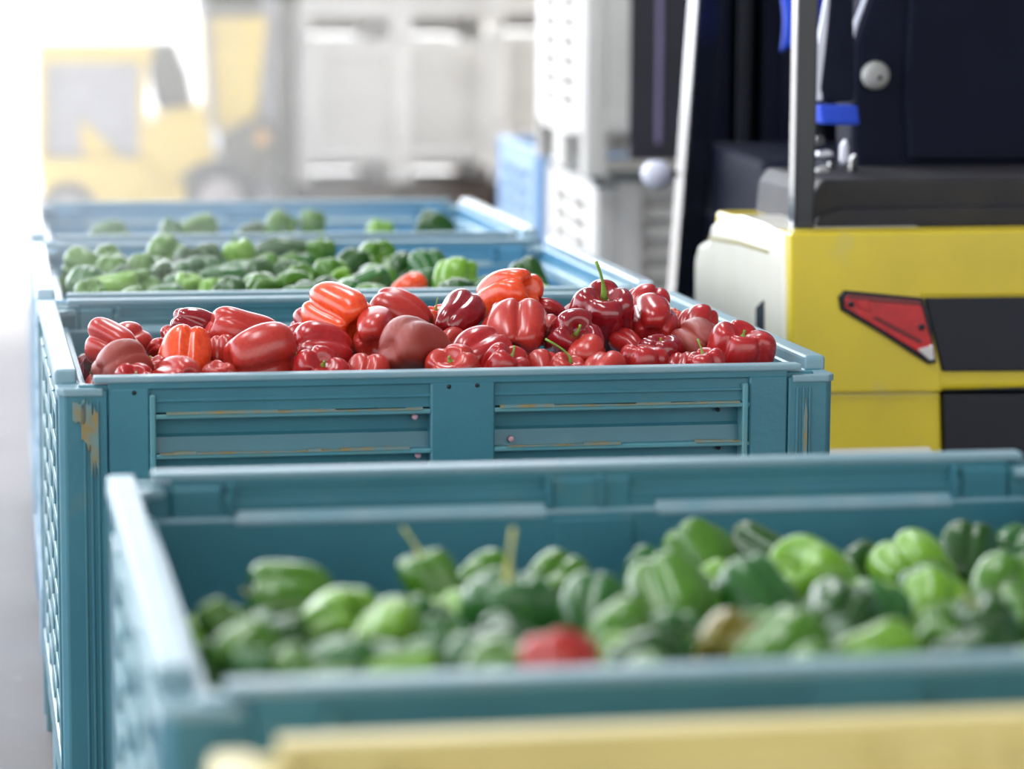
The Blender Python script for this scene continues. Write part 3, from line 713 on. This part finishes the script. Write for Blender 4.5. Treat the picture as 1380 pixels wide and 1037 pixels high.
# black centre panel
m = MB()
m.prism(face_poly([(1246, 402), (1700, 398), (1700, 499), (1270, 501)]), -.004, .10, DPAN, 'y', bev=.004)
m.prism(face_poly([(1269, 503), (1700, 501), (1700, 527), (1271, 529)]), .012, .10, DPAN, 'y', bev=.003)
m.prism(face_poly([(1271, 532), (1700, 530), (1700, 640), (1274, 640)]), -.002, .10, DPAN, 'y', bev=.004)
fb(m, 'rear_grille_panel', 'black plastic centre panel')
m = MB(); m.prism(face_poly([(1129, 400), (1137, 391), (1243, 401), (1252, 430), (1261, 489), (1250, 491), (1190, 452), (1132, 418)]), -.008, .02, BLK, 'y', bev=.003)
tl = fb(m, 'tail_light', 'red tail light in a black bezel')
def tp(mm, uv, y0, y1, name, label=None):
    q = MB(); q.prism(face_poly(uv), y0, y1, mm, 'y', bev=.0015, seg=1); o = q.build(name, tl)
    if label: o['label'] = label
tp(REDL, [(1137, 402), (1141, 396), (1238, 405), (1254, 463), (1246, 480), (1200, 452), (1137, 414)], -.011, 0, 'red_lens')
tp(DREDL, [(1140, 396), (1238, 404.5), (1240, 411), (1178, 406), (1140, 402)], -.013, -.004, 'dark_lens_band')
tp(REDL, [(1150, 403), (1168, 404), (1172, 420), (1154, 414)], -.0145, -.004, 'lens_segment')
tp(DREDL, [(1172, 428), (1180, 426), (1240, 458), (1238, 463), (1225, 456)], -.013, -.004, 'dark_lens_stripe')
tp(CLEARL, [(1234, 470), (1250, 466), (1254, 463), (1257, 484), (1250, 485)], -.013, 0, 'clear_lens')
for (u, v) in ((1144, 409), (1239, 440)):
    q = MB(); p = lp(u, v); q.lathe([(.006, -.016), (.006, -.008)], (p[0], 0, p[1]), (0, 1, 0), BLK, 12); q.build('lens_screw', tl)
# engine hood of black rubber
m = MB(); hy = .16
h = [lp(1090, 312, FYR+hy), lp(1096, 262, FYR+hy), lp(1108, 243, FYR+hy), lp(1700, 236, FYR+hy), lp(1700, 306, FYR+hy)]
m.prism([(h[0][0], ztop-.02), h[1], h[2], h[3], (h[4][0], ztop-.02)], hy, hy+.42, RUBBER, 'y', bev=.012, seg=3)
e0 = lp(1098, 292, FYR+hy); e1 = lp(1130, 280, FYR+hy); e2 = lp(1700, 272, FYR+hy)
m.prism([(e0[0], ztop-.01), e0, e1, e2, (e2[0], ztop-.01)], hy-.02, hy+.05, RUBBER, 'y', bev=.010, seg=3)
fb(m, 'engine_hood', 'black rubbery hood on top of the counterweight')
# overhead guard
def leg(name, u0, u1, Y0, dy, v0, v1, lean=0, mt=BLK, bev=.006):
    q = MB(); Y = FYR+Y0
    a = lp(u0, v1, Y); b = lp(u1, v1, Y); w = b[0]-a[0]
    q.prism([(a[0], a[1]), (a[0]+w, a[1]), (a[0]+w+lean, 2.05), (a[0]+lean, 2.05)], Y0, Y0+dy, mt, 'y', bev=bev); return fb(q, name)
leg('rear_guard_leg', 1070, 1098, .10, .050, 0, 316)
leg('front_guard_leg', 908, 944, 1.75, .09, 0, 420, lean=lp(928, 0, FYR+1.75)[0]-lp(906, 400, FYR+1.75)[0]+.06)
q = MB(); q.box(FW-.06, FW, .10, .185, ztop-.01, 2.05, BLK, .006); fb(q, 'rear_guard_leg')
q = MB(); q.box(FW-.14, FW-.08, 1.75, 1.84, .45, 2.05, BLK, .006); fb(q, 'front_guard_leg')
q = MB()
q.box(-.01, .06, .10, 1.9, 2.03, 2.09, BLK, .008); q.box(FW-.07, FW, .10, 1.9, 2.03, 2.09, BLK, .008)
for k in range(6): q.box(0, FW, .12+k*.34, .16+k*.34, 2.04, 2.08, BLK, .006)
fb(q, 'guard_roof')
q = MB(); c0 = lp(888, 236, FYR+1.7); q.lathe([(.004, -.03), (.030, -.025), (.036, -.01), (.034, .03), (.01, .05)], (c0[0], 1.72, c0[1]), (0, 1, 0), WSTRIPE, 24); q.box(c0[0], c0[0]+.06, 1.74, 1.78, c0[1]-.008, c0[1]+.008, BLK, .002); fb(q, 'side_lamp', 'small round white lamp')
# chassis, dash, mast
q = MB(); q.box(.03, FW-.03, .55, 1.0, .16, .52, NAVY, .02); q.box(.26, FW-.03, .9, 1.95, .16, .62, NAVY, .02); q.box(.27, FW-.1, .9, 1.95, .60, lp(1000, 292, FYR+1.2)[1]-.02, NAVY, .02); fb(q, 'chassis')
q = MB(); dz = lp(1000, 205, FYR+1.7)[1]
q.prism([(1.3, .55), (1.25, dz-.03), (1.30, dz), (1.8, dz+.02), (1.85, .55)], .28, FW-.10, NAVY, 'x', bev=.02, seg=3); fb(q, 'dashboard')
mast = fb(MB().box(.33, FW-.06, 2.08, 2.12, .15, 2.2, NAVY, .004), 'mast_plate')
for x, w in ((.32, .06), (.40, .035), (.47, .045), (FW-.18, .06), (FW-.24, .04), (FW-.32, .05), (.60, .03), (.72, .03)):
    q = MB(); q.box(x, x+w, 1.98, 2.10, .05, 2.3, DPAN if w < .04 else NAVY, .004); fb(q, 'mast_rail')
q = MB(); q.tube([(.54, 2.0, .2), (.54, 2.0, 2.2)], .028, NAVY, 16); fb(q, 'lift_cylinder')
q = MB(); q.tube([(FW-.4, 2.0, .2), (FW-.4, 2.0, 2.2)], .028, NAVY, 16); fb(q, 'lift_cylinder')
for x in (.40, FW-.37):
    q = MB(); q.prism([(2.14, .06), (3.2, .06), (3.2, .08), (2.19, .10), (2.19, .6), (2.14, .6)], x, x+.12, BLK, 'x', bev=.004); fb(q, 'fork')
# seat
sy = .62
def sl(u, v, Y=sy): return lp(u, v, FYR+Y)
q = MB(); q.prism([sl(1155, 238), sl(1148, 190), sl(1150, 60), sl(1170, 0), sl(1185, -60), sl(1240, -110), sl(1420, -115), sl(1475, -60), sl(1500, 60), sl(1505, 190), sl(1498, 238)], sy, sy+.13, NAVY, 'y', bev=.02, seg=3)
seat = fb(q, 'seat_backrest', 'dark blue black seat back seen from behind')
q = MB(); q.prism([sl(1222, 216), sl(1216, 120), sl(1224, -10), sl(1430, -12), sl(1437, 216)], sy-.02, sy+.02, NAVY, 'y', bev=.012, seg=3); q.build('back_panel', seat)
q = MB(); q.tube([(*[sl(1150, 70)[0]], sy+.02, sl(1150, 70)[1]), (sl(1158, 30)[0], sy+.02, sl(1158, 30)[1]), (sl(1172, -5)[0], sy+.02, sl(1172, -5)[1]), (sl(1190, -55)[0], sy+.02, sl(1190, -55)[1])], .006, WSTRIPE, 10); q.build('piping', seat)
kx, kz = sl(1183, 102, sy-.03)
q = MB(); q.lathe([(.004, -.022), (.019, -.022), (.025, -.018), (.029, -.012), (.030, 0), (.022, .03)], (kx, sy-.01, kz), (0, 1, 0), KNOB, 32); q.lathe([(.005, -.0235), (.005, -.02)], (kx+.004, sy-.01, kz-.004), (0, 1, 0), BLK, 12); q.build('adjuster_knob', seat)
q = MB(); q.box(sl(1155, 200)[0], sl(1500, 200)[0], sy-.02, sy+.52, sl(1200, 262)[1]-.02, sl(1200, 225)[1], NAVY, .03, 3); fb(q, 'seat_cushion')
ay = .42
def al(u, v): return lp(u, v, FYR+ay)
q = MB(); q.prism([al(1112, 138), al(1106, 120), al(1120, 0), al(1126, -70), al(1150, -70), al(1152, 120), al(1148, 138)], ay, ay+.025, NAVY, 'y', bev=.006, seg=3)
arm = fb(q, 'armrest', 'black folded-up armrest with a pale edge and blue end')
q = MB(); q.prism([al(1101, 136), al(1097, 120), al(1098, 84), al(1113, 0), al(1120, -70), al(1127, -70), al(1119, 0), al(1109, 136)], ay+.004, ay+.018, WSTRIPE, 'y', bev=.003, seg=2); q.build('pale_edge', arm)
q = MB(); q.prism([al(1108, 168), al(1103, 142), al(1156, 142), al(1159, 169)], ay-.004, ay+.062, BLUEC, 'y', bev=.008, seg=2); q.build('blue_end_cover', arm)
# belt buckles and levers below the armrest
for i, (u, v, w, hh, mm) in enumerate(((1111, 207, 22, 11, SILV), (1137, 205, 9, 34, WSTRIPE), (1108, 232, 18, 17, KNOB), (1131, 239, 12, 13, KNOB), (1150, 222, 10, 30, BLK), (1122, 222, 12, 12, BLK), (1104, 190, 14, 18, BLK))):
    c = al(u, v); k = px(Vector((ox+c[0], oy+ay, c[1])))[2]/F_PX; q = MB(); W_, H_ = w*k/2, hh*k/2
    q.prism([(-W_, -H_*.6), (-W_*.5, -H_), (W_, -H_*.5), (W_*.8, H_*.6), (W_*.3, H_), (-W_*.9, H_*.5)], -.012, .012, mm, 'y', bev=.003)
    o = fb(q, ('buckle', 'lever', 'buckle', 'buckle', 'lever', 'bracket', 'bracket')[i]); o.location = (c[0], ay, c[1])
q = MB(); q.box(al(1098, 0)[0], al(1160, 0)[0], ay+.02, ay+.08, al(1100, 262)[1], al(1100, 243)[1]+.012, BLK, .006); fb(q, 'control_bracket')
for x in (.05, FW-.22):
    for y, r_ in ((.42, .22), (1.65, .27)):
        q = MB(); q.lathe([(r_*.45, 0), (r_*.5, .02), (r_*.93, .0), (r_, .03), (r_, .14), (r_*.93, .17), (r_*.5, .15), (r_*.45, .17)], (x, y, r_+.002), (1, 0, 0), TYRE, 40); w_ = fb(q, 'wheel')
        q = MB(); q.lathe([(r_*.08, -.01), (r_*.2, -.01), (r_*.44, .02), (r_*.44, .16), (r_*.2, .18)], (x, y, r_+.002), (1, 0, 0), HUBM, 28); q.build('wheel_hub', w_)
# blue jacket hung behind the seat
jb = bmesh.new(); jy = FYR+1.0
jp = [at(1050, 70, jy), at(1190, 80, jy)]
nx, nz = 40, 26; z1 = 1.62; z0 = at(1120, 70, jy).z; x0 = at(1056, 60, jy).x; x1 = at(1200, 60, jy).x; vs = []
for j in range(nz+1):
    row = []
    for i in range(nx+1):
        s_, t_ = i/nx, j/nz
        x = x0+(x1-x0)*s_; z = z0+(z1-z0)*t_
        y = jy+.018*math.sin(s_*19+t_*2)+.01*math.sin(s_*41+1+t_*5)+.03*(t_**2)
        row.append(jb.verts.new((x+.008*math.sin(t_*9), y, z+.012*math.sin(s_*13)*(1-t_))))
    vs.append(row)
for j in range(nz):
    for i in range(nx): f = jb.faces.new((vs[j][i], vs[j][i+1], vs[j+1][i+1], vs[j+1][i])); f.smooth = True
r_ = bmesh.ops.extrude_face_region(jb, geom=jb.faces[:])
for v in r_['geom']:
    if isinstance(v, bmesh.types.BMVert): v.co.y += .02
bmesh.ops.recalc_face_normals(jb, faces=jb.faces[:])
me = bpy.data.meshes.new('blue_cloth'); jb.to_mesh(me); jb.free(); me.materials.append(BLUEC)
jo = bpy.data.objects.new('blue_cloth', me); COL.objects.link(jo)
tag(jo, 'bright blue cloth hanging in the forklift cab beyond the seat', 'cloth')

# ------------------------------------------------------------------ blurred forklift at the back left
BY = 16.4
b0 = at(200, 200, BY)
lf = empty('forklift', (b0.x, BY, 0))
tag(lf, 'blurred old yellow forklift seen from the side in the bright background at the left', 'forklift')
def q2(u, v, Y=BY): p = at(u, v, Y); return (p.x-b0.x, max(p.z, .01))
def lpz(name, uv, y0, y1, mm, label=None, bev=.01):
    q = MB(); q.prism([q2(u, v) for u, v in uv], y0, y1, mm, 'y', bev=bev); o = q.build(name, lf)
    if label: o['label'] = label
    return o
lpz('rear_frame', [(50, 58), (206, 58), (206, 84), (50, 84)], 0, .7, OYEL)
lpz('rear_frame_post', [(48, 84), (61, 84), (61, 215), (48, 215)], 0, .08, OYEL)
lpz('rear_frame_post', [(188, 84), (199, 84), (199, 215), (188, 215)], 0, .08, OYEL)
lpz('grey_side_panel', [(58, 84), (190, 84), (190, 216), (58, 216)], .05, .6, OGREY, 'grey side panel inside the yellow frame')
lpz('diagonal_brace', [(112, 214), (108, 164), (116, 166), (166, 214)], .02, .06, OYEL)
lpz('lower_body', [(50, 214), (200, 214), (200, 235), (262, 262), (245, 292), (60, 292)], -.02, .8, OYEL)
lpz('middle_body', [(197, 178), (218, 150), (278, 142), (291, 212), (262, 232), (250, 262), (197, 262)], 0, .8, OYEL)
lpz('seat', [(208, 60), (240, 56), (258, 100), (266, 143), (216, 150), (206, 100)], .2, .6, ODARK, bev=.02)
lpz('head_guard_post', [(262, -60), (276, -60), (292, 205), (283, 205)], .0, .06, OGREY)
lpz('head_guard_post', [(186, -60), (196, -60), (206, 60), (200, 60)], .0, .06, OGREY)
lpz('front_cowl', [(272, 24), (362, 22), (346, 165), (332, 180), (302, 182), (284, 150)], .05, .75, OYEL, 'tall yellow front cowl')
lpz('cowl_top', [(268, -50), (350, -50), (360, 22), (274, 24)], .1, .7, ODARK)
lpz('hydraulic_valve', [(302, 180), (340, 160), (368, 166), (374, 205), (350, 246), (306, 240)], .0, .5, ODARK)
lpz('hydraulic_valve', [(342, 176), (362, 176), (364, 194), (344, 196)], -.03, .1, mat('orange_paint', (.55, .28, .06), .5))
lpz('front_fender', [(240, 240), (262, 222), (300, 212), (345, 212), (372, 240), (372, 250), (345, 224), (300, 222), (268, 230), (250, 250)], -.02, .8, ODARK)
lpz('mast_column', [(352, -60), (376, -60), (376, 300), (352, 300)], .1, .7, OGREY)
lpz('mast_rail', [(378, -60), (392, -60), (394, 300), (380, 300)], .05, .75, ODARK)
for (u, v, r_) in ((297, 272, .205), (92, 284, .155)):
    c = q2(u, v); z = r_+.004
    for yy in (-.03, .62):
        q = MB(); q.lathe([(r_*.6, 0), (r_*.95, 0), (r_, .03), (r_, .16), (r_*.95, .19), (r_*.6, .19)], (c[0], yy, z), (0, 1, 0), TYRE, 36); w_ = q.build('wheel', lf)
        q = MB(); q.lathe([(r_*.1, -.02), (r_*.45, -.015), (r_*.66, .01), (r_*.66, .18)], (c[0], yy, z), (0, 1, 0), HUBM, 28); q.build('wheel_hub', w_)

# ------------------------------------------------------------------ the place
def fl_mat():
    m = mat('concrete_floor', (.20, .182, .18), .6, vary=(.15, .138, .138), vscale=1.2, bump=.4, bscale=25, dirt=(.34, .32, .33)); return m
m = MB(); m.box(-14, 16, -6, 13, -.2, 0, fl_mat(), 0); tag(m.build('floor'), kind='structure', label='grey polished concrete floor')
m = MB(); m.box(-60, 60, 13.01, 120, -.2, 0, mat('pale_yard_concrete', (.72, .71, .70), .7), 0); tag(m.build('ground'), kind='structure', label='sunlit pale concrete yard outside')
m = MB(); m.box(-8.5, 16, -6, 15.5, 6.0, 6.2, mat('ceiling_sheet', (.55, .56, .60), .7), 0); tag(m.build('ceiling'), kind='structure', label='pale roof over the loading area')
m = MB(); m.box(6.0, 6.2, 2, 13, 0, 6, mat('grey_shed_wall', (.16, .16, .19), .7), 0); tag(m.build('wall_right'), kind='structure', label='grey wall behind the stacks at the right')

# added haze volumes standing in for veiling glare, thickest at the left
def haze(pa, dens, z1, label):
    hz = bmesh.new()
    lo_ = [hz.verts.new((p.x, p.y, -.1)) for p in pa]; hi_ = [hz.verts.new((p.x, p.y, z1)) for p in pa]
    hz.faces.new(lo_[::-1]); hz.faces.new(hi_); n_ = len(pa)
    for i in range(n_): hz.faces.new((lo_[i], lo_[(i+1) % n_], hi_[(i+1) % n_], hi_[i]))
    me = bpy.data.meshes.new('haze'); hz.to_mesh(me); hz.free()
    hm = bpy.data.materials.new('glare_veil'); hm.use_nodes = True; hn = hm.node_tree; hn.nodes.clear()
    vo = hn.nodes.new('ShaderNodeVolumeScatter'); vo.inputs['Density'].default_value = dens; vo.inputs['Anisotropy'].default_value = .5; vo.inputs['Color'].default_value = (1, .98, .93, 1)
    ou = hn.nodes.new('ShaderNodeOutputMaterial'); hn.links.new(vo.outputs[0], ou.inputs['Volume']); me.materials.append(hm)
    ho = bpy.data.objects.new('haze', me); COL.objects.link(ho); tag(ho, label, 'haze', kind='stuff')
haze([at(-400, 100, 8.3), at(330, 100, 8.3), at(640, 100, 15.9), at(-400, 100, 15.9)], HAZE, 2.3, 'added haze standing in for glare around the blurred forklift')
haze([at(-300, 100, 4.3), at(90, 100, 4.3), at(620, 100, 8.2), at(-400, 100, 8.2)], .085, 1.35, 'thin added haze standing in for glare over the left side of the far bins')

# ------------------------------------------------------------------ light
wd = bpy.data.worlds.new('daylight'); SC.world = wd; wd.use_nodes = True; nt = wd.node_tree; n = nt.nodes; l = nt.links
bg = n['Background']
tc = n.new('ShaderNodeTexCoord')
def dot(v):
    vm = n.new('ShaderNodeVectorMath'); vm.operation = 'DOT_PRODUCT'; vm.inputs[1].default_value = Vector(v).normalized(); l.new(tc.outputs['Generated'], vm.inputs[0]); return vm.outputs['Value']
def mr(s, a, b, c, d):
    r = n.new('ShaderNodeMapRange'); r.interpolation_type = 'SMOOTHSTEP'
    for i, x in enumerate((a, b, c, d)): r.inputs[i+1].default_value = x
    l.new(s, r.inputs[0]); return r.outputs[0]
def mul(col, fac):
    vm = n.new('ShaderNodeVectorMath'); vm.operation = 'SCALE'; vm.inputs[0].default_value = col; l.new(fac, vm.inputs['Scale']); return vm.outputs[0]
def add(a, b):
    vm = n.new('ShaderNodeVectorMath'); vm.operation = 'ADD'; l.new(a, vm.inputs[0]); l.new(b, vm.inputs[1]); return vm.outputs[0]
AMB = mul((.34, .40, .50), mr(dot((0, 0, 1)), -.2, .3, .6, 1.0))
LEFT = mul((3.3, 3.45, 3.8), mr(dot((-.90, .30, .30)), .35, .97, 0, 1))
BACK = mul((4.4, 4.5, 4.7), mr(dot((-.25, .95, .12)), .72, .98, 0, 1))
FRNT = mul((1.55, 1.52, 1.42), mr(dot((.1, -.92, .35)), .2, .95, 0, 1))
l.new(add(add(AMB, LEFT), add(BACK, FRNT)), bg.inputs['Color']); bg.inputs['Strength'].default_value = 1.0
sd = bpy.data.lights.new('sun', 'SUN'); sd.energy = 9.0; sd.angle = R(8); sd.color = (1, .97, .92)
so = bpy.data.objects.new('sun', sd); COL.objects.link(so); so.rotation_euler = Vector((-.50, .45, .72)).to_track_quat('Z', 'Y').to_euler(); so.location = (-10, 10, 10)
for i, (x, y) in enumerate(((-1.6, 6.0), (1.2, 7.6), (-.5, 3.2))):
    ad = bpy.data.lights.new('roof_light', 'AREA'); ad.shape = 'RECTANGLE'; ad.size = .7; ad.size_y = 2.4; ad.energy = 75; ad.color = (.95, .98, 1)
    ao = bpy.data.objects.new('roof_light', ad); COL.objects.link(ao); ao.location = (x, y, 5.0)

SC.view_settings.view_transform = 'Standard'; SC.view_settings.look = 'None'; SC.view_settings.gamma = 1; SC.view_settings.exposure = .22
SC.view_settings.use_curve_mapping = False
SC.cycles.use_denoising = True
SC.cycles.max_bounces = 8
